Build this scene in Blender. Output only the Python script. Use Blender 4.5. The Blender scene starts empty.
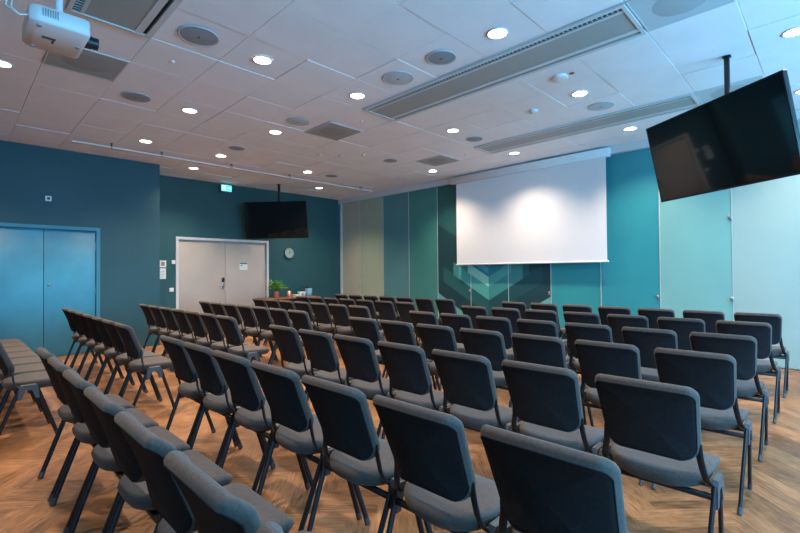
import bpy, math, random
from mathutils import Vector, Matrix
random.seed(7)
C = bpy.context.scene.collection
S = bpy.context.scene
pi = math.pi

# ------------------------------------------------------------------ camera
H = 1.31
yaw, pitch, roll = .7762, .0138, -.00836
F = Vector((-math.sin(yaw)*math.cos(pitch), math.cos(yaw)*math.cos(pitch), math.sin(pitch)))
Rt = Vector((math.cos(yaw), math.sin(yaw), 0)); U = Rt.cross(F)
R2 = math.cos(roll)*Rt + math.sin(roll)*U; U2 = -math.sin(roll)*Rt + math.cos(roll)*U
cam_d = bpy.data.cameras.new('camera'); cam = bpy.data.objects.new('camera', cam_d); C.objects.link(cam)
cam_d.sensor_width = 36; cam_d.lens = 36*441.2/800; cam_d.clip_start = .02
m = Matrix((R2, U2, -F)).transposed().to_4x4(); m.translation = Vector((0, 0, H)); cam.matrix_world = m
S.camera = cam

# ------------------------------------------------------------------ world, window light, exposure
S.view_settings.view_transform = 'Standard'; S.view_settings.look = 'None'
S.view_settings.exposure = 0.12; S.view_settings.gamma = 1.0
w = bpy.data.worlds.new('world'); S.world = w; w.use_nodes = True
bg = w.node_tree.nodes['Background']; bg.inputs[0].default_value = (.45, .72, 1, 1); bg.inputs[1].default_value = 1.0
ZC = 3.363           # ceiling height
XR = 2.7             # right wall
YB = -2.4            # back wall
YF = 7.7             # front wall
XN, XF, YJ = -8.95, -9.88, 2.73   # near left wall, far left wall, jog
WINDOWS = [(-.6, 1.5), (2.0, 4.1), (4.6, 6.7)]
DAY = 190.0; LAMP = 135.0
def area(name, loc, rot, sx, sy, e, col):
    l = bpy.data.lights.new(name, 'AREA'); l.shape = 'RECTANGLE'; l.size = sx; l.size_y = sy; l.energy = e; l.color = col
    o = bpy.data.objects.new(name, l); C.objects.link(o); o.location = loc; o.rotation_euler = rot
    return o
for a, b in WINDOWS:
    area('window_daylight', (XR-.03, (a+b)/2, 1.75), (0, math.radians(90), 0), 1.7, b-a-.1, DAY, (.13, .56, 1))
BACKWIN = []

# ------------------------------------------------------------------ helpers
class MB:
    def __init__(s): s.v = []; s.f = []; s.m = []; s.sm = []
    def add(s, vs, fs, mi=0, smooth=False):
        n = len(s.v); s.v += [tuple(v) for v in vs]
        for f in fs: s.f.append([i+n for i in f]); s.m.append(mi); s.sm.append(smooth)
    def box(s, x0, x1, y0, y1, z0, z1, mi=0):
        vs = [(x, y, z) for z in (z0, z1) for y in (y0, y1) for x in (x0, x1)]
        s.add(vs, [(0,2,3,1), (4,5,7,6), (0,1,5,4), (2,6,7,3), (0,4,6,2), (1,3,7,5)], mi)
    def bbox(s, x0, x1, y0, y1, z0, z1, r, mi=0, axis='z'):
        """box with rounded corners about an axis and chamfered ends"""
        ax = {'z': (0,1,2), 'y': (2,0,1), 'x': (1,2,0)}[axis]
        lo = (x0, y0, z0); hi = (x1, y1, z1)
        a0, a1, b0, b1, c0, c1 = lo[ax[0]], hi[ax[0]], lo[ax[1]], hi[ax[1]], lo[ax[2]], hi[ax[2]]
        rings = []
        ch = r*.3
        for c, d in ((c0, ch), (c0+ch, 0), (c1-ch, 0), (c1, ch)):
            ring = []
            for cx, cy, st in ((a1-r, b1-r, 0), (a0+r, b1-r, 1), (a0+r, b0+r, 2), (a1-r, b0+r, 3)):
                for k in range(5):
                    t = (st+k/4)*pi/2; p = [0,0,0]
                    p[ax[0]] = cx+(r-d)*math.cos(t); p[ax[1]] = cy+(r-d)*math.sin(t); p[ax[2]] = c; ring.append(p)
            rings.append(ring)
        s.rings(rings, mi, True, caps=True)
    def rings(s, rings, mi=0, smooth=True, caps=True, closed=True):
        n = len(rings[0]); vs = [p for r in rings for p in r]; fs = []
        for i in range(len(rings)-1):
            for j in range(n if closed else n-1):
                k = (j+1) % n; fs.append((i*n+j, i*n+k, (i+1)*n+k, (i+1)*n+j))
        s.add(vs, fs, mi, smooth)
        if caps:
            s.add(rings[0], [tuple(reversed(range(n)))], mi); s.add(rings[-1], [tuple(range(n))], mi)
    def cyl(s, p0, p1, r0, r1=None, n=16, mi=0, caps=True):
        s.tube([p0, p1], [r0, r0 if r1 is None else r1], n, mi, caps)
    def tube(s, pts, r, n=8, mi=0, caps=True, flat=None):
        """flat=(axis vector, ratio): radius scaled by ratio along that axis"""
        P = [Vector(p) for p in pts]; rs = r if isinstance(r, (list, tuple)) else [r]*len(P)
        rings = []; prev = None
        for i, p in enumerate(P):
            t = (P[min(i+1, len(P)-1)]-P[max(i-1, 0)]).normalized()
            a = prev if prev is not None else (Vector((1,0,0)) if abs(t.x) < .9 else Vector((0,0,1)))
            a = (a - t*a.dot(t)).normalized(); prev = a; b = t.cross(a)
            rx = rs[i]*(flat if flat else 1)
            rings.append([p + a*rx*math.cos(2*pi*k/n) + b*rs[i]*math.sin(2*pi*k/n) for k in range(n)])
        s.rings(rings, mi, True, caps)
    def disc(s, c, r, n=24, mi=0, up=-1):
        vs = [(c[0]+r*math.cos(2*pi*k/n), c[1]+r*math.sin(2*pi*k/n), c[2]) for k in range(n)]
        s.add(vs, [tuple(range(n)) if up > 0 else tuple(reversed(range(n)))], mi)
    def lathe(s, c, prof, n=24, mi=0, caps=False):
        s.rings([[(c[0]+r*math.cos(2*pi*k/n), c[1]+r*math.sin(2*pi*k/n), c[2]+z) for k in range(n)] for r, z in prof], mi, True, caps)
    def mesh(s, name, mats):
        me = bpy.data.meshes.new(name); me.from_pydata(s.v, [], s.f)
        for mt in (mats if isinstance(mats, (list, tuple)) else [mats]): me.materials.append(mt)
        me.polygons.foreach_set('material_index', s.m); me.polygons.foreach_set('use_smooth', s.sm); me.update()
        return me
    def build(s, name, mats, parent=None, loc=None):
        o = bpy.data.objects.new(name, s.mesh(name, mats)); C.objects.link(o)
        if parent: o.parent = parent
        if loc: o.location = loc
        return o
def tag(o, label=None, cat=None, group=None, kind=None):
    if label: o['label'] = label
    if cat: o['category'] = cat
    if group: o['group'] = group
    if kind: o['kind'] = kind
    return o
def empty(name, loc=(0,0,0), rz=0, **k):
    o = bpy.data.objects.new(name, None); C.objects.link(o); o.location = loc; o.rotation_euler = (0, 0, rz); o.empty_display_size = .1
    return tag(o, **k)
KIDS = {}
def copy_tree(o, parent=None):
    c = o.copy(); C.objects.link(c)
    if parent: c.parent = parent
    for ch in [x for x in o.children]: copy_tree(ch, c)
    return c
def struct(o): o['kind'] = 'structure'; return o

def mat(name, col, rough=.6, metal=0, spec=.5, var=0, scale=20, bump=0, bscale=200, sheen=0, emit=None, es=0, coat=0):
    mt = bpy.data.materials.new(name); mt.use_nodes = True; nt = mt.node_tree; b = nt.nodes['Principled BSDF']
    b.inputs['Base Color'].default_value = (*col, 1); b.inputs['Roughness'].default_value = rough; b.inputs['Metallic'].default_value = metal
    b.inputs['Specular IOR Level'].default_value = spec; b.inputs['Sheen Weight'].default_value = sheen; b.inputs['Coat Weight'].default_value = coat
    if emit: b.inputs['Emission Color'].default_value = (*emit, 1); b.inputs['Emission Strength'].default_value = es
    tc = nt.nodes.new('ShaderNodeTexCoord')
    if var:
        n = nt.nodes.new('ShaderNodeTexNoise'); n.inputs['Scale'].default_value = scale; n.inputs['Detail'].default_value = 4
        r = nt.nodes.new('ShaderNodeValToRGB'); r.color_ramp.elements[0].position = .3; r.color_ramp.elements[1].position = .7
        r.color_ramp.elements[0].color = (*[c*(1-var) for c in col], 1); r.color_ramp.elements[1].color = (*[min(1, c*(1+var)) for c in col], 1)
        nt.links.new(tc.outputs['Object'], n.inputs['Vector']); nt.links.new(n.outputs[0], r.inputs[0]); nt.links.new(r.outputs[0], b.inputs['Base Color'])
    if bump:
        n2 = nt.nodes.new('ShaderNodeTexNoise'); n2.inputs['Scale'].default_value = bscale; n2.inputs['Detail'].default_value = 2
        bp = nt.nodes.new('ShaderNodeBump'); bp.inputs['Strength'].default_value = bump; bp.inputs['Distance'].default_value = .002
        nt.links.new(tc.outputs['Object'], n2.inputs['Vector']); nt.links.new(n2.outputs[0], bp.inputs['Height']); nt.links.new(bp.outputs[0], b.inputs['Normal'])
    return mt

M = {}
M['wall_dark'] = mat('teal_wall_paint', (.015, .072, .095), .55, var=.10, scale=1.2, bump=.15, bscale=120)
M['wall_far'] = mat('green_teal_wall_paint', (.018, .082, .088), .55, var=.10, scale=1.2, bump=.15, bscale=120)
M['door_blue'] = mat('blue_door_paint', (.05, .29, .44), .45, var=.12, scale=2.5)
M['door_blue_frame'] = mat('blue_frame_paint', (.04, .20, .28), .45)
M['door_beige'] = mat('beige_door_laminate', (.46, .40, .35), .5, var=.06, scale=2)
M['white_paint'] = mat('white_paint', (.62, .61, .60), .5)
M['white_plastic'] = mat('white_plastic', (.75, .75, .75), .4)
M['ceil'] = mat('ceiling_tile', (.86, .84, .84), .9, var=.03, scale=3, bump=.2, bscale=250)
M['ceil_gap'] = mat('ceiling_grid', (.62, .61, .61), .8)
M['perf'] = mat('perforated_grey_metal', (.36, .37, .35), .6, bump=.5, bscale=300)
M['speaker'] = mat('speaker_grille', (.30, .31, .33), .7, bump=.4, bscale=400)
M['speaker_pale'] = mat('pale_speaker_grille', (.50, .55, .57), .7)
M['vent_disc'] = mat('vent_disc_grille', (.31, .32, .31), .7, bump=.4, bscale=400)
M['pale_disc'] = mat('pale_vent_disc_grille', (.40, .44, .45), .7, bump=.4, bscale=400)
M['black'] = mat('black_plastic', (.012, .012, .014), .4)
M['slot'] = mat('black_slot', (.008, .008, .01), .7)
M['glass_black'] = mat('black_screen_glass', (.006, .007, .008), .06, spec=.6, coat=.4)
M['metal'] = mat('brushed_steel', (.45, .46, .48), .35, metal=.9)
M['trim_metal'] = mat('seam_aluminium', (.55, .60, .60), .4, metal=.3)
M['screen'] = mat('screen_fabric', (.74, .73, .74), .85, bump=.1, bscale=600)
M['fabric'] = mat('charcoal_upholstery', (.068, .056, .050), .9, spec=.25, var=.18, scale=90, bump=.6, bscale=500, sheen=.1)
M['fabric_back'] = mat('charcoal_rear_upholstery', (.018, .018, .021), .9, spec=.15, var=.18, scale=90, bump=.6, bscale=500)
M['frame'] = mat('dark_blue_grey_metal', (.016, .019, .024), .32, metal=.4, spec=.6)
M['cap'] = mat('grey_plastic', (.055, .062, .07), .4)
M['foot'] = mat('pale_grey_foot_plastic', (.05, .055, .06), .5)
M['table'] = mat('walnut_table_top', (.22, .09, .045), .4, var=.2, scale=8)
M['copper'] = mat('copper', (.75, .32, .20), .35, metal=.6)
M['leaf'] = mat('green_leaf', (.17, .44, .03), .5, var=.4, scale=25)
M['stem'] = mat('green_stem', (.05, .14, .03), .6)
M['soil'] = mat('soil', (.03, .02, .012), .9)
M['paper'] = mat('paper', (.75, .76, .74), .8)
M['teal_print'] = mat('teal_print', (.03, .22, .20), .8)
M['pic_print'] = mat('reddish_print', (.35, .20, .15), .8)
M['red'] = mat('red_plastic', (.5, .05, .05), .5)
M['clock_face'] = mat('pale_green_clock_face', (.30, .42, .36), .5)
M['lamp'] = mat('lit_lamp_diffuser', (1, 1, 1), .5, emit=(1, .93, .82), es=14)
M['exit'] = mat('backlit_sign_cyan', (.1, .8, .7), .5, emit=(.05, .85, .72), es=1.6)
M['exit_white'] = mat('backlit_sign_white', (1, 1, 1), .5, emit=(.55, 1, .93), es=2.2)
def glass(name, col, alpha):
    mt = mat(name, col, .1); mt.node_tree.nodes['Principled BSDF'].inputs['Alpha'].default_value = alpha
    return mt
M['glass'] = glass('clear_glass', (.62, .72, .78), .45)
M['glass_blue'] = glass('blue_tinted_glass', (.38, .62, .74), .65)
def wall_panel_mat(name, col): return mat(name, col, .38, var=.05, scale=1.5, bump=.08, bscale=200)
PANELS = [(.50, .49, .39), (.39, .46, .35), (.10, .26, .28), (.06, .25, .22), (.022, .125, .12), (.022, .125, .12), (.022, .125, .12),
          (.03, .27, .29), (.03, .26, .30), (.19, .42, .39), (.33, .45, .41), (.35, .47, .43), (.35, .47, .43), (.35, .47, .43)]

# floor material: herringbone planks, one random tone each
def floor_mat():
    mt = bpy.data.materials.new('herringbone_oak'); mt.use_nodes = True; nt = mt.node_tree; b = nt.nodes['Principled BSDF']
    N = nt.nodes.new; L = nt.links.new
    at = N('ShaderNodeAttribute'); at.attribute_name = 'tone'
    uv = N('ShaderNodeUVMap'); uv.uv_map = 'plank'
    mp = N('ShaderNodeMapping'); mp.inputs['Scale'].default_value = (5, 40, 1); L(uv.outputs[0], mp.inputs[0])
    n = N('ShaderNodeTexNoise'); n.inputs['Scale'].default_value = 1.6; n.inputs['Detail'].default_value = 6; n.inputs['Roughness'].default_value = .65; L(mp.outputs[0], n.inputs['Vector'])
    tc = N('ShaderNodeTexCoord')
    n3 = N('ShaderNodeTexNoise'); n3.inputs['Scale'].default_value = 1.3; n3.inputs['Detail'].default_value = 5; L(tc.outputs['Object'], n3.inputs['Vector'])
    a = N('ShaderNodeMath'); a.operation = 'MULTIPLY_ADD'; L(n.outputs[0], a.inputs[0]); a.inputs[1].default_value = .9; L(at.outputs['Fac'], a.inputs[2])
    a2 = N('ShaderNodeMath'); a2.operation = 'MULTIPLY_ADD'; L(n3.outputs[0], a2.inputs[0]); a2.inputs[1].default_value = .5; L(a.outputs[0], a2.inputs[2]); n3.inputs['Roughness'].default_value = .7
    r = N('ShaderNodeValToRGB'); e = r.color_ramp.elements; e[0].position = .52; e[0].color = (.085, .036, .016, 1); e[1].position = .92; e[1].color = (.48, .245, .11, 1)
    md = r.color_ramp.elements.new(.70); md.color = (.27, .125, .052, 1)
    s = N('ShaderNodeMath'); s.operation = 'MULTIPLY'; s.inputs[1].default_value = .72; L(a2.outputs[0], s.inputs[0]); L(s.outputs[0], r.inputs[0]); L(r.outputs[0], b.inputs['Base Color'])
    b.inputs['Roughness'].default_value = .42; b.inputs['Specular IOR Level'].default_value = .45
    bp = N('ShaderNodeBump'); bp.inputs['Strength'].default_value = .25; bp.inputs['Distance'].default_value = .002; L(n.outputs[0], bp.inputs['Height']); L(bp.outputs[0], b.inputs['Normal'])
    return mt
M['floor'] = floor_mat()

# ------------------------------------------------------------------ floor
def build_floor():
    pw, pl = .085, .51
    c45 = math.sqrt(.5); vs = []; fs = []; tone = []; uvs = []
    x0, x1, y0, y1 = XF-.1, XR+.1, YB-.1, YF+.1
    def rect(a0, a1, b0, b1, horiz):
        pts = []
        for a, b in ((a0, b0), (a1, b0), (a1, b1), (a0, b1)):
            x = (a-b)*c45 - 3.6; y = (a+b)*c45 + 2.6; pts.append((x, y))
        if all(not (x0 < x < x1 and y0 < y < y1) for x, y in pts): return
        pts = [(min(max(x, x0), x1), min(max(y, y0), y1), 0) for x, y in pts]
        n = len(vs); vs.extend(pts); fs.append((n, n+1, n+2, n+3)); t = .12+random.random()*.2; tone.extend([t]*4)
        o = random.random()*50; ll, ww = pl, pw
        q = [(o, o), (o+ll, o), (o+ll, o+ww), (o, o+ww)]
        if not horiz: q = [(o, o), (o, o+ww), (o+ll, o+ww), (o+ll, o)]
        uvs.extend(q)
    for j in range(-16, 17):
        for i in range(-110, 111):
            a = i*pw + j*pl; b = i*pw - j*pl
            rect(a, a+pl, b, b+pw, True); rect(a+pl, a+pl+pw, b+pw-pl, b+pw, False)
    me = bpy.data.meshes.new('floor'); me.from_pydata(vs, [], fs); me.materials.append(M['floor'])
    at = me.attributes.new('tone', 'FLOAT', 'POINT'); at.data.foreach_set('value', tone)
    ul = me.uv_layers.new(name='plank')
    for p in me.polygons:
        for li in p.loop_indices: ul.data[li].uv = uvs[me.loops[li].vertex_index]
    o = bpy.data.objects.new('floor', me); C.objects.link(o); struct(o)
build_floor()

# ------------------------------------------------------------------ walls
def wall_with_holes(mb, axis, pos, thick, a0, a1, z0, z1, holes, mi=0):
    """wall spanning a0..a1 along the other axis; pos = inner face, thick outward (signed)"""
    p0, p1 = sorted((pos, pos+thick))
    def bx(u0, u1, w0, w1):
        if u1-u0 < 1e-4 or w1-w0 < 1e-4: return
        if axis == 'x': mb.box(p0, p1, u0, u1, w0, w1, mi)
        else: mb.box(u0, u1, p0, p1, w0, w1, mi)
    cur = a0
    for h0, h1, hz0, hz1 in sorted(holes):
        bx(cur, h0, z0, z1); bx(h0, h1, z0, hz0); bx(h0, h1, hz1, z1); cur = h1
    bx(cur, a1, z0, z1)
T = .15
mb = MB(); wall_with_holes(mb, 'x', XN, -T, YB, YJ, 0, ZC, [(.285, 1.79, 0, 2.115)]); mb.box(XF-T, XN-T, YJ-T, YJ, 0, ZC)
struct(mb.build('wall_left_near', M['wall_dark']))
mb = MB(); wall_with_holes(mb, 'x', XF, -T, YJ, YF+T, 0, ZC, [(3.32, 5.46, 0, 2.11)])
struct(mb.build('wall_left', M['wall_far']))
mb = MB(); wall_with_holes(mb, 'x', XR, T, YB-T, YF+T, 0, ZC, [(a, b, .85, 2.65) for a, b in WINDOWS])
struct(mb.build('wall_right', M['white_paint']))
mb = MB(); wall_with_holes(mb, 'y', YB, -T, XN-T, XR, 0, ZC, [(a, b, .85, 2.65) for a, b in BACKWIN])
struct(mb.build('wall_back', M['wall_dark']))
# front wall: backing and panels
seam = [-9.846, -9.048, -8.14, -7.248, -6.36, -5.462, -4.566, -3.689, -2.803, -1.911, -1.007, -.11, .79, 1.69, XR]
mb = MB(); mb.box(XF, XR, YF+.04, YF+T, 0, ZC); fw = struct(mb.build('wall_front', M['white_paint']))
for i in range(14):
    mb = MB(); mb.box(seam[i]+.004, seam[i+1]-.004, YF, YF+.04, .012, ZC-.001)
    mb.build('wall_panel', wall_panel_mat('panel_paint', PANELS[i]), fw)
for i in range(1, 14):
    if i in (1, 2): wd = .006
    else: wd = .013
    mb = MB(); mb.box(seam[i]-wd/2, seam[i]+wd/2, YF-.008, YF+.02, .01, ZC-.13); mb.build('seam_strip', M['trim_metal'], fw)
for X, z in ((-5.49, .91), (-3.72, .91), (-1.95, .90), (-1.02, 2.04), (-9.07, .96), (-1.02, .90)):
    mb = MB(); mb.bbox(X-.018, X+.018, YF-.03, YF-.006, z-.03, z+.03, .008); mb.build('panel_latch', M['metal'], fw)
mb = MB(); mb.box(XF+.001, XR-.001, YF-.09, YF-.001, ZC-.125, ZC-.001); struct(mb.build('trim_1', M['white_paint']))
mb = MB(); mb.box(XF+.001, seam[0]+.03, YF-.035, YF-.001, 0, ZC-.126); struct(mb.build('trim_2', M['white_paint']))
# geometric mural on the dark panels
mural_cols = [(.014, .055, .065), (.022, .11, .11), (.05, .25, .24), (.08, .37, .34), (.32, .70, .56), (.03, .24, .30), (.08, .38, .46), (.10, .15, .19), (.12, .42, .37), (.015, .08, .09)]
MM = [wall_panel_mat('mural_paint', c) for c in mural_cols]
mb = MB(); cx, cz = -5.022, 1.615
lay = [0]
def poly(pts, mi):
    lay[0] += 1; y = YF-.0004*lay[0]
    mb.add([(x, y, z) for x, z in pts], [tuple(range(len(pts)))], mi)
s3 = math.sqrt(3)/2
def hexa(r, mi, czz=cz): poly([(cx, czz-r), (cx+s3*r, czz-r/2), (cx+s3*r, czz+r/2), (cx, czz+r), (cx-s3*r, czz+r/2), (cx-s3*r, czz-r/2)], mi)
def vee(tip, th, half, ml, mr):
    k = .577
    poly([(cx, tip), (cx, tip+th), (cx-half, tip+th+half*k), (cx-half, tip+half*k)], ml)
    poly([(cx, tip), (cx+half, tip+half*k), (cx+half, tip+th+half*k), (cx, tip+th)], mr)
poly([(-6.356, .06), (-3.693, .06), (-3.693, .845), (cx, .075), (-6.356, .845)], 8)
poly([(-6.356, .845), (-6.356, .06), (-3.693, .06), (-3.693, .845)], 8)
hexa(1.535, 0)
poly([(-6.352, 2.383), (-5.85, 2.09), (-5.25, 2.44), (-5.25, 3.02)], 1)
vee(.42, .34, 1.18, 1, 9)
vee(.73, .28, .90, 2, 1)
hexa(.885, 2)
vee(.735, .27, .76, 3, 2)
vee(1.005, .20, .52, 4, 3)
vee(1.21, .06, .62, 5, 5)
vee(1.27, .13, .50, 6, 5)
vee(1.41, .08, .30, 7, 6)
poly([(cx, 1.49), (cx+.6, 1.84), (cx, 2.2), (cx-.6, 1.84)], 4)
mb.build('mural_pattern', MM, fw)

# doors
def double_door(n, X, y0, y1, zt, leafm, framem, name):
    r = empty(name, (0, 0, 0)); struct(r)
    fwid = .055
    m_ = MB(); m_.box(X-.12, X+.018, y0-fwid, y0, 0, zt+fwid); m_.box(X-.12, X+.018, y1, y1+fwid, 0, zt+fwid); m_.box(X-.12, X+.018, y0, y1, zt, zt+fwid)
    m_.build('door_frame', framem, r)
    yc = (y0+y1)/2
    for a, b in ((y0+.004, yc-.003), (yc+.003, y1-.004)):
        m_ = MB(); m_.bbox(X-.075, X-.025, a, b, .008, zt-.004, .004); m_.build('door_leaf', leafm, r)
    m_ = MB(); m_.box(X-.14, X-.121, y0-.02, y1+.02, 0, zt+.02); m_.build('door_backing', M['slot'], r)
    return r, yc
d1, yc = double_door(1, XN, .34, 1.735, 2.06, M['door_blue'], M['door_blue_frame'], 'door_1')
mb = MB(); mb.lathe((0, 0, 0), [(.022, 0), (.022, .008), (.012, .012), (.0, .013)], 16)
k = mb.build('door_lock', M['metal'], d1); k.rotation_euler = (0, pi/2, 0); k.location = (XN-.025, yc+.07, 1.16)
mb = MB()
for z in (.25, 1.05, 1.8): mb.cyl((XN-.02, 1.732, z-.05), (XN-.02, 1.732, z+.05), .008, n=8)
mb.build('door_hinge', M['metal'], d1)
d2, yc = double_door(2, XF, 3.375, 5.405, 2.055, M['door_beige'], M['white_paint'], 'door_2')
mb = MB(); mb.bbox(XF-.027, XF-.012, yc-.075, yc-.03, .97, 1.20, .006)
mb.tube([(XF-.015, yc-.05, 1.03), (XF+.03, yc-.05, 1.03), (XF+.035, yc-.10, 1.03), (XF+.035, yc-.17, 1.03)], .010, 8)
mb.build('door_handle', M['metal'], d2)
mb = MB(); mb.bbox(XF-.027, XF+.005, yc-.08, yc-.025, 1.13, 1.23, .008); mb.build('card_reader', M['black'], d2)
mb = MB(); mb.cyl((XF-.03, yc-.05, 1.45), (XF-.018, yc-.05, 1.45), .012); mb.build('door_cylinder', M['metal'], d2)

# windows out of frame, that give the daylight
for wi, (ax, a, b) in enumerate([('x', a, b) for a, b in WINDOWS] + [('y', a, b) for a, b in BACKWIN]):
    mb = MB(); g = MB()
    def put(mm, u0, u1, d0, d1_, z0, z1):
        if ax == 'x': mm.box(XR+d0, XR+d1_, u0, u1, z0, z1)
        else: mm.box(u0, u1, YB-d1_, YB-d0, z0, z1)
    put(mb, a, a+.05, .03, .12, .85, 2.65); put(mb, b-.05, b, .03, .12, .85, 2.65)
    put(mb, a+.05, b-.05, .03, .12, .85, .90); put(mb, a+.05, b-.05, .03, .12, 2.60, 2.65); put(mb, (a+b)/2-.025, (a+b)/2+.025, .03, .12, .9, 2.6)
    o = struct(mb.build('window_%d' % (wi+1), M['white_paint']))
    put(g, a+.05, b-.05, .07, .08, .9, 2.6); g.build('pane', M['glass'], o)

# ------------------------------------------------------------------ ceiling with tiles
XS = [-1.11-.617*k for k in range(-7, 15)]; YS = [.605+.598*j for j in range(-6, 13)]
def build_ceiling():
    mb = MB(); mb.box(XF-T, XR+T, YB-T, YF+T, ZC+.012, ZC+.06, 1)
    xs = sorted([XF+.002] + [x for x in XS if XF+.05 < x < XR-.05] + [XR-.002]); ys = sorted([YB+.002] + [y for y in YS if YB+.1 < y < YF-.1] + [YF-.002])
    rnd = random.Random(3); g = .0022
    for i in range(len(xs)-1):
        for j in range(len(ys)-1):
            x0, x1, y0, y1 = xs[i]+g, xs[i+1]-g, ys[j]+g, ys[j+1]-g
            z = ZC + rnd.choice([0, 0, .001, .002, .004, .006]); b = .004
            # bevelled slab
            vs = [(x0, y0, ZC+.012), (x1, y0, ZC+.012), (x1, y1, ZC+.012), (x0, y1, ZC+.012), (x0, y0, z+b/3), (x1, y0, z+b/3), (x1, y1, z+b/3), (x0, y1, z+b/3),
                  (x0+b, y0+b, z), (x1-b, y0+b, z), (x1-b, y1-b, z), (x0+b, y1-b, z)]
            fs = [(11, 10, 9, 8)]
            for q in range(4):
                r_ = (q+1) % 4; fs += [(q, q+4, r_+4, r_), (q+4, q+8, r_+8, r_+4)]
            mb.add(vs, fs, 0)
    struct(mb.build('ceiling', [M['ceil'], M['ceil_gap']]))
build_ceiling()

# ------------------------------------------------------------------ ceiling fittings
def place_words(X, Y):
    return None
LIGHTS = [(-2.03, 3.29, 'just before the long air diffuser, nearest the big television'), (-3.88, 2.09, 'large bright one beside the projector side of the ceiling'),
 (-3.90, 3.29, 'left of the long air diffuser end'), (-5.72, 2.09, 'midway between the projector and the left wall'), (-5.74, 3.29, 'beside the nearer grey vent tile'),
 (-2.06, 5.09, 'between the two long air diffusers, beside the smoke detector'), (-3.90, 5.09, 'near the left end of the long air diffusers, between them'),
 (-3.91, 6.83, 'above the left part of the projection screen'), (-5.76, 6.84, 'left of the screen, beyond the farther grey vent tile'),
 (-7.51, 2.09, 'over the near end of the wall rail'), (-8.79, 3.28, 'over the beige door beyond the wall rail'), (-7.55, 3.28, 'midway along the wall rail, on the room side'),
 (-7.57, 5.06, 'near the left television, on the room side of the rail'), (-8.79, 6.20, 'beyond the left television pole by the corner'),
 (-2.06, 6.87, 'above the right edge of the projection screen'), (-5.70, .33, 'at the left edge of the picture under the projector'),
 (-.20, 5.10, 'at the right edge of the picture above the big television')]
EXTRA = [(-7.5, .33, 'over the left aisle before the near blue door'), (-3.88, -1.3, 'behind the projector toward the back wall'), (-2.0, .33, 'over the rearmost seats right of the projector'),
 (-.2, 2.09, 'over the open right ends of the rear rows'), (-.2, 6.87, 'beyond the big television by the pale panels'), (1.6, 3.3, 'nearest the window wall')]
def make_light():
    r = empty('ceiling_downlight')
    m_ = MB(); m_.lathe((0, 0, 0), [(.095, -.0005), (.095, -.006), (.082, -.009), (.078, -.004), (.074, .004)], 32); m_.build('trim_ring', M['white_plastic'], r)
    m_ = MB(); m_.disc((0, 0, -.0035), .0765, 32); m_.build('light_diffuser', M['lamp'], r)
    return r
L0 = make_light()
for i, (X, Y, *t) in enumerate(LIGHTS + EXTRA):
    o = L0 if i == 0 else copy_tree(L0)
    o.location = (X, Y, ZC)
    tag(o, 'round lit downlight ' + t[0] if t else 'round lit downlight in the ceiling behind the viewer', 'ceiling light', 'round recessed ceiling downlights')
    sp = bpy.data.lights.new('lamp_light', 'SPOT'); sp.energy = LAMP; sp.color = (1, .80, .60); sp.spot_size = math.radians(124); sp.spot_blend = 1; sp.shadow_soft_size = .07
    so = bpy.data.objects.new('lamp_light', sp); C.objects.link(so); so.parent = o; so.location = (0, 0, -.02)

SPK = [(-3.87, 1.49, .165, 'speaker', 'between the near diffuser and the left downlights, large'), (-3.245, 3.30, .165, 'speaker_pale', 'pale one right beside the end of the long diffuser'),
 (-2.645, 3.28, .145, 'speaker', 'dark one between two downlights before the long diffuser'), (-5.71, 1.49, .155, 'speaker', 'below the grey vent tile by the projector'),
 (-5.13, 3.28, .155, 'speaker_pale', 'pale one before the nearer grey vent tile'), (-6.91, 3.26, .13, 'speaker', 'left of the nearer grey vent tile over the left seats'),
 (-3.92, 5.66, .13, 'speaker', 'before the left end of the farther long diffuser'), (-2.03, 5.66, .15, 'speaker_pale', 'pale one before the middle of the farther long diffuser'),
 (-5.75, 5.63, .13, 'speaker', 'beside the farther grey vent tile'), (-7.52, 5.62, .13, 'speaker', 'between the rail end and the farther vent tile')]
for X, Y, r_, mm, t in SPK:
    r = empty('ceiling_speaker', (X, Y, ZC)); tag(r, 'round ceiling speaker, ' + t, 'speaker', 'round ceiling speakers')
    m_ = MB(); m_.lathe((0, 0, 0), [(r_, -.0005), (r_, -.006), (r_-.008, -.009), (r_-.014, -.005)], 32); m_.build('speaker_ring', M['speaker_pale'], r)
    m_ = MB(); m_.lathe((0, 0, 0), [(r_-.014, -.005), (r_*.5, -.011), (.001, -.013)], 32); m_.build('speaker_grille', M[mm], r)
    m_ = MB(); m_.bbox(-.016, .016, -.006, .006, -.0155, -.0125, .002); m_.build('badge', M['black'], r)

def diffuser(name, x0, x1, y0, y1, label):
    r = empty(name, (x0, y0, ZC)); W = x1-x0; D = y1-y0; tag(r, label, 'air diffuser', 'long ceiling air diffusers')
    m_ = MB()
    m_.box(0, W, 0, .03, -.022, -.0005); m_.box(0, W, D-.045, D, -.022, -.0005); m_.box(0, W, D-.13, D-.075, -.018, -.0005)
    m_.box(0, .03, .03, D-.045, -.022, -.0005); m_.box(W-.03, W, .03, D-.045, -.022, -.0005)
    m_.box(.03, W-.03, .085, .11, -.018, -.0005)
    m_.build('diffuser_frame', M['white_paint'], r)
    m_ = MB(); m_.box(.03, W-.03, .11, D-.13, -.012, -.0005); m_.build('perforated_panel', M['perf'], r)
    m_ = MB(); m_.box(.03, W-.03, .03, .085, -.006, -.0005); m_.box(.03, W-.03, D-.075, D-.045, -.006, -.0005); m_.build('air_slot', M['slot'], r)
    m_ = MB(); q = .03          # one comb: a spine with teeth
    vs = [(q, .084, -.012)]; n_ = 0
    m_.box(.03, W-.03, .078, .085, -.016, -.006)
    while q < W-.04: m_.box(q, q+.008, .03, .0785, -.016, -.006); q += .04
    m_.build('slot_comb', M['perf'], r)
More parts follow.
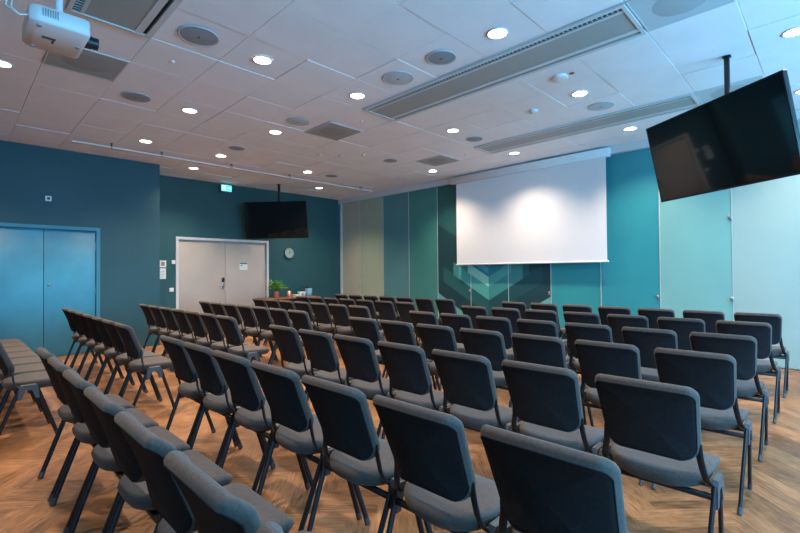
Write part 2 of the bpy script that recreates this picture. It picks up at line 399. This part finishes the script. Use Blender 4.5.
diffuser('air_diffuser', -4.17, -1.11, .61, 1.20, 'nearest long grey ceiling diffuser, running behind the projector')
diffuser('air_diffuser', -4.17, -1.11, 3.60, 4.18, 'long grey ceiling diffuser in the middle of the ceiling')
diffuser('air_diffuser', -4.17, -1.13, 6.00, 6.53, 'farthest long grey ceiling diffuser, just before the screen')
for (x0, x1, y0, y1, t) in ((-5.45, -4.83, 3.59, 4.17, 'square grey vent tile left of the middle long diffuser'), (-5.46, -4.85, 6.0, 6.55, 'square grey vent tile left of the farthest diffuser near the screen'),
        (-5.41, -4.80, .61, 1.20, 'square grey vent tile partly behind the projector'), (-1.10, -.50, 3.60, 4.18, 'pale perforated vent tile at the right end of the middle diffuser'),
        (-1.12, -.50, 6.0, 6.53, 'pale perforated vent tile behind the big television')):
    r = empty('ceiling_vent', (x0, y0, ZC)); tag(r, t, 'vent', 'square ceiling vent tiles'); W, D = x1-x0, y1-y0
    m_ = MB(); m_.box(.012, W-.012, .012, D-.012, -.008, -.0005); m_.build('perforated_panel', M['perf'] if x0 < -2 else M['speaker_pale'], r)
    m_ = MB(); m_.box(0, W, 0, .012, -.010, -.0005); m_.box(0, W, D-.012, D, -.010, -.0005); m_.box(0, .012, .012, D-.012, -.010, -.0005); m_.box(W-.012, W, .012, D-.012, -.010, -.0005)
    m_.build('vent_frame', M['white_paint'], r)
    m_ = MB(); m_.lathe((W/2, D/2, 0), [(.19, -.0082), (.18, -.0095), (.001, -.0105)], 32); m_.build('vent_disc', M['vent_disc'] if x0 < -2 else M['pale_disc'], r)

# smoke detectors, sprinklers, sensors
def detector(X, Y, r_, h, t, red=False):
    r = empty('smoke_detector', (X, Y, ZC)); tag(r, t, 'smoke detector', 'small ceiling sensors')
    m_ = MB(); m_.lathe((0, 0, 0), [(r_, -.0005), (r_, -h*.4), (r_*.85, -h*.7), (r_*.5, -h), (.001, -h)], 24); m_.build('detector_body', M['white_plastic'], r)
    m_ = MB(); m_.lathe((0, 0, 0), [(r_*.87, -h*.42), (r_*.92, -h*.5), (r_*.87, -h*.62)], 24); m_.build('sensor_gap', M['cap'], r)
    if red: m_ = MB(); m_.bbox(r_*1.25, r_*1.25+.045, -.02, .02, -.008, -.0005, .006); m_.build('red_marker', M['red'], r)
detector(-2.03, 4.50, .085, .032, 'white domed smoke detector with a red marker beside it', True)
detector(-2.69, 5.19, .055, .04, 'small white sensor head between the two far diffusers')
detector(-4.50, 1.485, .022, .02, 'tiny ceiling sensor by the large speaker near the projector')
detector(-4.52, 3.88, .018, .02, 'tiny ceiling sensor by the left end of the middle diffuser')
detector(-4.55, 6.30, .018, .02, 'tiny ceiling sensor left of the farthest diffuser')
detector(-6.10, 4.76, .05, .02, 'low flat sensor on the ceiling between far downlights')
detector(-6.32, 4.47, .05, .015, 'flat grey sensor on the ceiling nearer the left seats')
detector(-5.80, 5.02, .03, .02, 'small twin sensor before the dark far speaker')

# hanging rail along the left wall
r = empty('ceiling_rail', (-8.0, 1.25, ZC)); tag(r, 'thin white rail on loops hung under the ceiling along the left wall', 'rail')
m_ = MB(); m_.box(-.012, .012, 0, 5.95, -.075, -.055); m_.build('rail_bar', M['white_plastic'], r)
for yy in (.5, 1.22, 2.42, 3.66, 5.58):
    m_ = MB(); m_.tube([(-.02, 0, -.075), (-.035, 0, -.05), (-.03, 0, -.02), (0, 0, -.004), (.03, 0, -.02), (.035, 0, -.05), (.02, 0, -.075)], .006, 8)
    m_.cyl((0, 0, -.006), (0, 0, -.0005), .02, n=12)
    h = m_.build('rail_hanger', M['cap'], r); h.location = (0, yy, 0)

# ------------------------------------------------------------------ projection screen
r = empty('projection_screen', (-4.183, YF-.12, ZC)); tag(r, 'large white roll-down projection screen in front of the teal panels', 'projection screen')
m_ = MB(); m_.bbox(-1.66, 1.60, -.075, .028, -.175, -.128, .012, axis='x'); m_.bbox(-1.66, 1.60, -.075, .028, -.13, -.03, .012, axis='x'); m_.build('screen_case', M['white_plastic'], r)
m_ = MB(); m_.box(-1.535, 1.535, -.022, -.019, -1.885, -.17); m_.build('screen_fabric', M['screen'], r)
m_ = MB(); m_.bbox(-1.56, 1.56, -.036, -.006, -1.91, -1.88, .01, axis='x'); m_.build('bottom_bar', M['white_plastic'], r)

# ------------------------------------------------------------------ televisions on ceiling poles
def tv(cx, cy, cz, ya, tilt, pole, label, label2):
    W, Hh = 1.45, .83
    r = empty('television', (cx, cy, cz), 0); tag(r, label, 'television', 'televisions hung from the ceiling'); 
    Rm = Matrix.Rotation(ya, 4, 'Z') @ Matrix.Rotation(tilt, 4, 'X')
    r.matrix_world = Matrix.Translation((cx, cy, cz)) @ Rm
    m_ = MB(); m_.bbox(-W/2, W/2, 0.004, .045, -Hh/2, Hh/2, .012, axis='y'); m_.bbox(-W*.33, W*.33, .04, .075, -Hh*.35, Hh*.3, .02, axis='y'); m_.build('housing', M['black'], r)
    m_ = MB()
    for a in ((-W/2, W/2, Hh/2-.010, Hh/2), (-W/2, W/2, -Hh/2, -Hh/2+.018), (-W/2, -W/2+.010, -Hh/2, Hh/2), (W/2-.010, W/2, -Hh/2, Hh/2)): m_.box(a[0], a[1], -.001, .006, a[2], a[3])
    m_.build('bezel', M['frame'], r)
    m_ = MB(); m_.box(-W/2+.010, W/2-.010, 0.001, .006, -Hh/2+.018, Hh/2-.010); m_.build('screen', M['glass_black'], r)
    m_ = MB(); m_.box(-.03, .03, -.002, -.0008, -Hh/2+.005, -Hh/2+.013); m_.build('badge', M['foot'], r)
    m_ = MB(); m_.bbox(-.20, .20, .075, .09, -.2, .2, .02, axis='y'); m_.box(-.03, .03, .09, .20, -.05, .05); m_.build('wall_mount_plate', M['black'], r)
    # pole, plumb, as a part
    m_ = MB(); px, py = pole
    m_.bbox(px-.022, px+.022, py-.022, py+.022, cz-.18, ZC-.008, .01); m_.bbox(px-.035, px+.035, py-.035, py+.035, ZC-.010, ZC-.0005, .01)
    p = m_.build('ceiling_pole', M['black'], r); p.matrix_parent_inverse = r.matrix_world.inverted()
bpy.context.view_layer.update()
def back_of(cx, cy, ya, d): return (cx - d*math.sin(ya), cy + d*math.cos(ya))
tv(-.804, 5.043, 2.469, -.602, .223, (-.70, 5.225), 'large black television tilted down from the ceiling, right of the screen', '')
tv(-8.955, 5.137, 2.517, .677, .187, back_of(-8.955, 5.137, .677, .19), 'small looking black television hanging over the left wall by the beige door', '')

# ------------------------------------------------------------------ projector
r = empty('projector', (-3.625, .345, 2.85)); tag(r, 'white ceiling projector with black lens at the top left', 'projector')
m_ = MB()
prof = [(-.218, .012), (-.20, .0), (.212, .0), (.224, .008), (.228, .03), (.215, .105), (.18, .118), (-.18, .118), (-.215, .105), (-.224, .04)]
ring = lambda y, s: [(x*s, y, .07+(z-.07)*s) for x, z in prof]
m_.rings([ring(-.02, .86), ring(.005, .97), ring(.03, 1), ring(.25, 1), ring(.275, .97), ring(.285, .9)], 0, True, True); m_.build('projector_body', M['white_plastic'], r)
m_ = MB(); m_.cyl((.0, .27, .060), (.0, .325, .060), .044, n=24); m_.cyl((.0, .325, .060), (.0, .365, .060), .039, n=24); m_.build('lens', M['black'], r)
m_ = MB(); m_.cyl((.0, .364, .060), (.0, .367, .060), .031, n=24); m_.build('lens_glass', M['glass_black'], r)
m_ = MB()
for k in range(7): m_.box(.2185, .2275, .04+k*.012, .046+k*.012, .04, .09)
m_.build('side_vents', M['speaker'], r)
m_ = MB(); m_.box(.0, .03, .06, .13, -.003, .0005); m_.build('rating_label', M['cap'], r)
m_ = MB(); m_.box(-.05, -.01, .115, .127, -.003, .0005); m_.build('underside_slot', M['black'], r)
for X, Y in ((-.17, .03), (.17, .03), (0, .25)):
    m_ = MB(); m_.cyl((X, Y, -.008), (X, Y, .002), .012); m_.build('adjuster_foot', M['speaker'], r)
m_ = MB(); m_.bbox(-.11, .11, .05, .23, .116, .133, .02); m_.cyl((0, .15, .13), (0, .15, ZC-2.85-.01), .022, n=16); m_.bbox(-.08, .08, .07, .23, ZC-2.85-.013, ZC-2.85-.0005, .02); m_.build('ceiling_mount', M['white_plastic'], r)
m_ = MB(); m_.tube([(.12, -.01, .06), (.12, -.07, .05), (.10, -.12, .09), (.08, -.11, .18), (.05, -.02, .24), (.02, .10, .30), (.01, .13, .45)], .006, 8)
m_.tube([(.17, -.01, .05), (.18, -.06, .02), (.16, -.10, .06), (.10, -.09, .14), (.05, 0, .22)], .005, 8); m_.build('cables', M['white_plastic'], r)

# ------------------------------------------------------------------ things on the left walls
o = empty('exit_sign', (XF+.16, 4.34, 3.24)); tag(o, 'small glowing cyan exit sign under the ceiling above the beige door', 'exit sign')
m_ = MB(); m_.bbox(-.015, .015, -.14, .14, -.085, .085, .01, axis='x'); m_.cyl((0, 0, .08), (0, 0, (ZC-3.24)/.86-.0008), .01, n=8); m_.build('sign_box', M['white_plastic'], o)
m_ = MB(); m_.box(.0152, .017, -.13, -.004, -.075, .075); m_.box(.0152, .017, .004, .13, -.075, .075); m_.build('sign_face', M['exit'], o)
m_ = MB(); X = .0175
def flat(pts, x=X): m_.add([(x, y, z) for y, z in pts], [tuple(range(len(pts)))], 0)
# running figure (left half) in a doorway, arrow (right half)
flat([(-.115, -.06), (-.10, -.06), (-.10, .06), (-.115, .06)]); flat([(-.10, .048), (-.02, .048), (-.02, .06), (-.10, .06)])
m_.lathe((0, 0, 0), [(.0001, 0)], 4) if False else None
flat([(-.052+.011*math.cos(t*pi/5), .033+.011*math.sin(t*pi/5)) for t in range(10)])
flat([(-.068, .018), (-.045, .022), (-.048, -.012), (-.066, -.010)]); flat([(-.064, -.008), (-.048, -.010), (-.028, -.058), (-.040, -.060)]); flat([(-.066, -.008), (-.056, -.012), (-.072, -.04), (-.09, -.042), (-.09, -.034), (-.078, -.032)])
flat([(-.048, .02), (-.03, .002), (-.02, .008), (-.022, .014), (-.03, .012), (-.045, .026)]); flat([(-.066, .018), (-.085, .006), (-.088, .014), (-.066, .026)])
flat([(.02, -.008), (.08, -.008), (.08, .008), (.02, .008)]); flat([(.075, -.035), (.115, 0), (.075, .035)])
m_.build('sign_symbols', M['exit_white'], o)

o.scale = (1, .86, .86)

o = empty('wall_clock', (XF, 6.027, 1.832)); tag(o, 'round wall clock with pale face under the left television', 'clock')
m_ = MB(); m_.lathe((0, 0, 0), [(.13, 0.0008), (.145, .01), (.145, .035), (.130, .042), (.126, .034)], 40); q = m_.build('clock_rim', M['cap'], o); q.rotation_euler = (0, pi/2, 0)
m_ = MB(); m_.lathe((0, 0, 0), [(.128, .030), (.001, .030)], 40); q = m_.build('clock_face', M['clock_face'], o); q.rotation_euler = (0, pi/2, 0)
m_ = MB()
for k in range(12):
    a = k*pi/6; ca, sa = math.cos(a), math.sin(a)
    m_.cyl((.033, .095*sa, .095*ca), (.033, .115*sa, .115*ca), .004, n=6)
m_.build('hour_marks', M['black'], o)
m_ = MB(); m_.box(.034, .037, -.005, .005, -.015, .07); m_.build('minute_hand', M['black'], o)
m_ = MB(); m_.add([(.038, 0, -.005), (.038, .055, .02), (.038, .052, .028), (.038, -.003, .006)], [(0, 1, 2, 3)]); m_.build('hour_hand', M['black'], o)

def plate(name, X, y0, y1, z0, z1, mt, label, cat, th=.012):
    m_ = MB(); m_.bbox(X+.0006, X+th, y0, y1, z0, z1, .004, axis='x'); o = m_.build(name, mt); tag(o, label, cat); return o
o = plate('thermostat', XF, 3.235, 3.305, 1.53, 1.61, M['white_plastic'], 'small white control box beside the beige door, upper one', 'wall control', .03)
o = plate('light_switch', XF, 3.195, 3.275, .95, 1.03, M['white_plastic'], 'small white light switch low beside the beige door', 'light switch', .015)
m_ = MB(); m_.bbox(XF+.0145, XF+.019, 3.21, 3.26, .965, 1.015, .003, axis='x'); m_.build('rocker', M['paper'], o)
o = plate('alarm_panel', XF, 3.00, 3.13, 1.46, 1.60, M['paper'], 'small framed notice with reddish picture on the corner', 'notice', .02)
m_ = MB(); m_.box(XF+.0195, XF+.021, 3.03, 3.10, 1.49, 1.57); m_.build('printed_picture', M['pic_print'], o)
o = plate('instruction_sheet', XF, 2.98, 3.13, 1.22, 1.44, M['paper'], 'white instruction sheet on the wall below the reddish notice', 'notice', .004)
m_ = MB()
for k in range(5): m_.box(XF+.0040, XF+.0048, 3.0, 3.11-.02*(k % 2), 1.25+k*.03, 1.258+k*.03)
m_.build('printed_lines', M['clock_face'], o)
o = plate('door_notice', XF-.025, 4.73, 4.93, 1.40, 1.58, M['paper'], 'white and teal notice on the right leaf of the beige door', 'notice', .004)
m_ = MB(); m_.box(XF-.0211, XF-.0203, 4.735, 4.925, 1.54, 1.575); m_.box(XF-.0211, XF-.0203, 4.76, 4.80, 1.49, 1.52); m_.build('teal_header', M['teal_print'], o)
o = plate('wall_sensor', XN, 1.05, 1.13, 2.50, 2.58, M['white_plastic'], 'small white square sensor on the wall above the blue door', 'wall sensor', .03)
m_ = MB(); m_.bbox(XN+.029, XN+.036, 1.07, 1.11, 2.52, 2.56, .008, axis='x'); m_.build('sensor_lens', M['cap'], o)

# ------------------------------------------------------------------ side table and what stands on it
r = empty('side_table', (-9.52, 5.83, 0)); tag(r, 'brown wooden side table against the left wall under the clock', 'table')
TZ = .735
m_ = MB(); m_.bbox(-.32, .32, -.70, .70, TZ-.035, TZ, .01); m_.build('table_top', M['table'], r)
for sx in (-.27, .27):
    for sy in (-.63, .63):
        m_ = MB(); m_.bbox(sx-.022, sx+.022, sy-.022, sy+.022, 0, TZ-.036, .006); m_.build('leg', M['frame'], r)
m_ = MB(); m_.box(-.25, .25, -.63, -.61, TZ-.11, TZ-.036); m_.box(-.25, .25, .61, .63, TZ-.11, TZ-.036); m_.box(-.26, -.24, -.63, .63, TZ-.11, TZ-.036); m_.build('apron', M['frame'], r)
o = empty('potted_plant', (-9.5, 5.46, TZ)); tag(o, 'bushy bright green plant in a small copper pot on the side table', 'plant')
m_ = MB(); m_.lathe((0, 0, 0), [(.001, .001), (.048, .001), (.056, .02), (.062, .15), (.065, .155), (.060, .155), (.057, .13), (.001, .13)], 24); m_.build('pot', M['copper'], o)
m_ = MB(); m_.lathe((0, 0, 0), [(.0565, .131), (.001, .136)], 16); m_.build('soil', M['soil'], o)
m_ = MB(); st = MB(); rn = random.Random(5)
for k in range(46):
    a = rn.random()*2*pi; el = rn.uniform(.25, 1.45); ln = rn.uniform(.16, .30)
    d = Vector((math.cos(a)*math.cos(el), math.sin(a)*math.cos(el), math.sin(el))); p0 = Vector((d.x*.03, d.y*.03, .13)); p1 = p0+d*ln*.6+Vector((0, 0, .05)); p2 = p0 + d*ln + Vector((0, 0, .02))
    st.tube([p0, p1, p2], [.003, .0025, .0015], 5)
    for q in range(9):
        t = .35+.65*q/8; pp = p0.lerp(p1, t*1.6) if t < .6 else p1.lerp(p2, (t-.6)/.4)
        sd = Vector((-d.y, d.x, 0)).normalized() * (1 if q % 2 else -1); sd = (sd + d*.5 + Vector((0, 0, rn.uniform(-.3, .5)))).normalized(); L_ = rn.uniform(.035, .06); wv = sd.cross(Vector((0, 0, 1))).normalized()*L_*.32
        m_.add([pp, pp+sd*L_*.5+wv+Vector((0, 0, .004)), pp+sd*L_, pp+sd*L_*.5-wv+Vector((0, 0, .004))], [(0, 1, 2, 3)])
st.build('stems', M['stem'], o); m_.build('foliage', M['leaf'], o)
m_ = MB(); m_.lathe((0, 0, 0), [(.001, .001), (.048, .001), (.050, .01), (.054, .15), (.050, .15), (.046, .012), (.001, .012)], 24)
o = m_.build('copper_cup', M['copper']); o.location = (-9.42, 5.75, TZ); tag(o, 'copper tumbler standing beside the green plant on the side table', 'cup')
m_ = MB()
for k in range(10): m_.box(-.08, .08, -.08, .08, k*.006+.0005, k*.006+.005)
o = m_.build('napkin_stack', M['paper']); o.location = (-9.42, 5.95, TZ); o.rotation_euler = (0, 0, .1); tag(o, 'low stack of white napkins between copper cup and glasses', 'napkins')
gm = MB(); gm.lathe((0, 0, 0), [(.001, .001), (.030, .001), (.036, .12), (.033, .12), (.028, .008), (.001, .008)], 20); gme = gm.mesh('glass', M['glass'])
GL = ['front one nearest the napkins', 'rear one against the wall', 'middle of the cluster', 'front one nearest the blue jug', 'rear one nearest the blue jug']
for k, (dx, dy) in enumerate(((.085, 0), (-.085, .04), (0, .0), (.085, .085), (0, .085))):
    o = bpy.data.objects.new('drinking_glass', gme); C.objects.link(o); o.location = (-9.55+dx, 6.12+dy, TZ)
    tag(o, 'clear drinking glass on the side table, ' + GL[k], 'glass', 'drinking glasses on the side table')
o = empty('water_jug', (-9.5, 6.36, TZ)); tag(o, 'bluish water dispenser jar with black lid on the side table', 'jug')
m_ = MB(); m_.lathe((0, 0, 0), [(.001, .001), (.085, .001), (.09, .01), (.09, .20), (.085, .205), (.082, .2), (.082, .012), (.001, .012)], 24); m_.build('jar', M['glass_blue'], o)
m_ = MB(); m_.lathe((0, 0, 0), [(.001, .205), (.092, .205), (.092, .225), (.03, .235), (.001, .235)], 24); m_.build('lid', M['black'], o)

# ------------------------------------------------------------------ the chair
def rr_outline(a, b, r, n=8):
    """rounded rectangle half sizes a,b ; r = 4 radii (tr, tl, bl, br)"""
    pts = []
    for (sx, sy, st), rr in zip(((1, 1, 0), (-1, 1, 1), (-1, -1, 2), (1, -1, 3)), r):
        for k in range(n+1):
            t = (st+k/n)*pi/2; pts.append((sx*(a-rr)+rr*math.cos(t), sy*(b-rr)+rr*math.sin(t)))
    return pts
def cushion(mb, a, b, radii, prof, fn, inner=(.78, .55, .3, .1), rear=None):
    """prof: list of (inset, t) from the rear centre side over the rim to the front side."""
    rings = []
    def ring(d, t, s=1):
        rr = [max(r-d, .004) for r in radii]
        return [fn(x*s, y*s, t) for x, y in rr_outline(a-d, b-d, rr)]
    d0, t0 = prof[0]; d1, t1 = prof[-1]
    for s in reversed(inner): rings.append(ring(d0, t0, s))
    for d, t in prof: rings.append(ring(d, t))
    for s in inner: rings.append(ring(d1, t1, s))
    if rear is None: mb.rings(rings, 0, True, True)
    else:
        k = len(inner)+rear
        mb.rings(rings[:k], 1, True, False); n = len(rings[0]); mb.add(rings[0], [tuple(reversed(range(n)))], 1)
        mb.rings(rings[k-1:], 0, True, False); mb.add(rings[-1], [tuple(range(n))], 0)
ZB0, ZB1 = .520, .850
def back_fn(x, v, t):
    z = (ZB0+ZB1)/2 + v; s = min(1.02, max(-.02, (z-ZB0)/(ZB1-ZB0))); q = max(s, 0)
    wsc = .91 + .09*min(1, q*1.3)
    y = .100 - .045*s - .085*q**3.2; k = (.045 + .272*q**2.2)/(ZB1-ZB0)
    y += .056*(x/.20)**2; nn = math.sqrt(1+k*k)
    return (x*wsc, y + t/nn, z + t*k/nn - .006*(x/.21)**2*q)
chair0 = empty('conference_chair')
mb = MB()
cushion(mb, .200, (ZB1-ZB0)/2, (.040, .040, .070, .070),
        [(.026, -.019), (.0115, -.0185), (.0100, -.0165), (.0085, -.018), (.008, -.016), (.002, -.010), (0, -.002), (.0, .006), (.002, .013), (.007, .019), (.015, .022), (.028, .0235)], back_fn, rear=3)
cb = mb.build('backrest', [M['fabric'], M['fabric_back']], chair0)
# piping ring on the rear face
mb = MB(); o_ = rr_outline(.200-.010, (ZB1-ZB0)/2-.010, [.030, .030, .060, .060]); ring = [back_fn(x, y, -.0185) for x, y in o_]; mb.tube(ring+[ring[0]], .0016, 5, caps=False)
mb.build('seam_piping', M['fabric_back'], cb)
mb = MB(); o_ = rr_outline(.200-.010, (ZB1-ZB0)/2-.010, [.030, .030, .060, .060]); ring = [back_fn(x, y, .0190) for x, y in o_]; mb.tube(ring+[ring[0]], .0020, 5, caps=False)
mb.build('seam_piping', M['fabric'], cb)
SY0, SY1 = .095, .475
def seat_fn(x, v, t):
    y = (SY0+SY1)/2 + v; s = (y-SY0)/(SY1-SY0)
    z = .440 + .010*s + .010*(x/.205)**2*(1 if t > 0 else .3)
    if s > .72: z -= .030*((s-.72)/.28)**2 * (1 if t > 0 else .35)
    if s < .2: z += .006*((.2-s)/.2)**2
    return (x*(.90+.10*min(1, s*2)), y, z + t)
mb = MB()
cushion(mb, .206, (SY1-SY0)/2, (.05, .05, .165, .165),
        [(.075, -.055), (.048, -.051), (.022, -.040), (.008, -.022), (.002, -.008), (.0, .002), (.002, .010), (.007, .017), (.015, .0215), (.028, .0235)], seat_fn)
mb.build('seat', M['fabric'], chair0)
mb = MB()
for yy in (.175, .30): mb.bbox(-.215, .215, yy-.012, yy+.012, .372, .394, .006, axis='x')
mb.box(-.10, .10, .187, .288, .378, .388)
mb.build('seat_frame', M['frame'], chair0)
for s in (-1, 1):
    mb = MB(); mb.tube([(s*.209, .265, .408), (s*.209, .225, .412), (s*.206, .190, .424), (s*.200, .163, .450), (s*.191, .151, .49), (s*.182, .146, .54), (s*.178, .138, .60)], .0075, 10, flat=1.9)
    mb.build('back_support', M['frame'], chair0)
    mb = MB(); prof_ = [(.168, .335), (.176, .42), (.192, .450), (.288, .450), (.304, .42), (.312, .335), (.285, .335), (.262, .405), (.218, .405), (.195, .335)]
    x0, x1 = s*.2115, s*.2365
    mb.rings([[(x0, y, z) for y, z in prof_], [(x0*.7+x1*.3, y, z) for y, z in prof_], [(x1, .24+(y-.24)*.95, .40+(z-.40)*.93) for y, z in prof_]], 0, False, True)
    mb.build('leg_cap', M['cap'], chair0)
    for y0_, y1_ in ((.188, .030), (.292, .430)):
        mb = MB(); p0 = Vector((s*.224, y0_, .425)); p1 = Vector((s*.205, y1_, .003)); mb.tube([p0, p1], .0145, 10, flat=.68)
        lg = mb.build('leg', M['frame'], chair0)
        mb = MB(); d = (p1-p0).normalized(); mb.tube([p1-d*.040, p1-d*.002], [.016, .0165], 10, flat=.72); mb.build('leg_foot', M['foot'], lg)

ROWS_R = [5.93, 4.89, 3.85, 2.925, 2.005, 1.10, .38]
ROWS_L = [5.90, 4.92, 3.975, 2.99, 2.08, 1.10, .195]
ordn = ['front', 'second', 'third', 'fourth', 'fifth', 'sixth', 'rearmost']
seatn = ['first', 'second', 'third', 'fourth', 'fifth', 'sixth', 'last']
rn = random.Random(11)
first = True
for blk, rows, xs in (('right', ROWS_R, [-.583-.4805*k for k in range(7)]), ('left', ROWS_L, [-4.775-.4775*k for k in range(7)])):
    for ri, Y in enumerate(rows):
        for k, X in enumerate(xs):
            o = chair0 if first else copy_tree(chair0); first = False
            o.location = (X, Y, 0); o.rotation_euler = (0, 0, math.radians(rn.uniform(-.25, .25)))
            where = 'open right end' if blk == 'right' else 'aisle end'
            tag(o, 'charcoal padded chair, %s block, %s row, %s seat counted from its %s' % (blk, ordn[ri], seatn[k], where), 'chair', 'charcoal chairs in the %s block, %s row' % (blk, ordn[ri]))
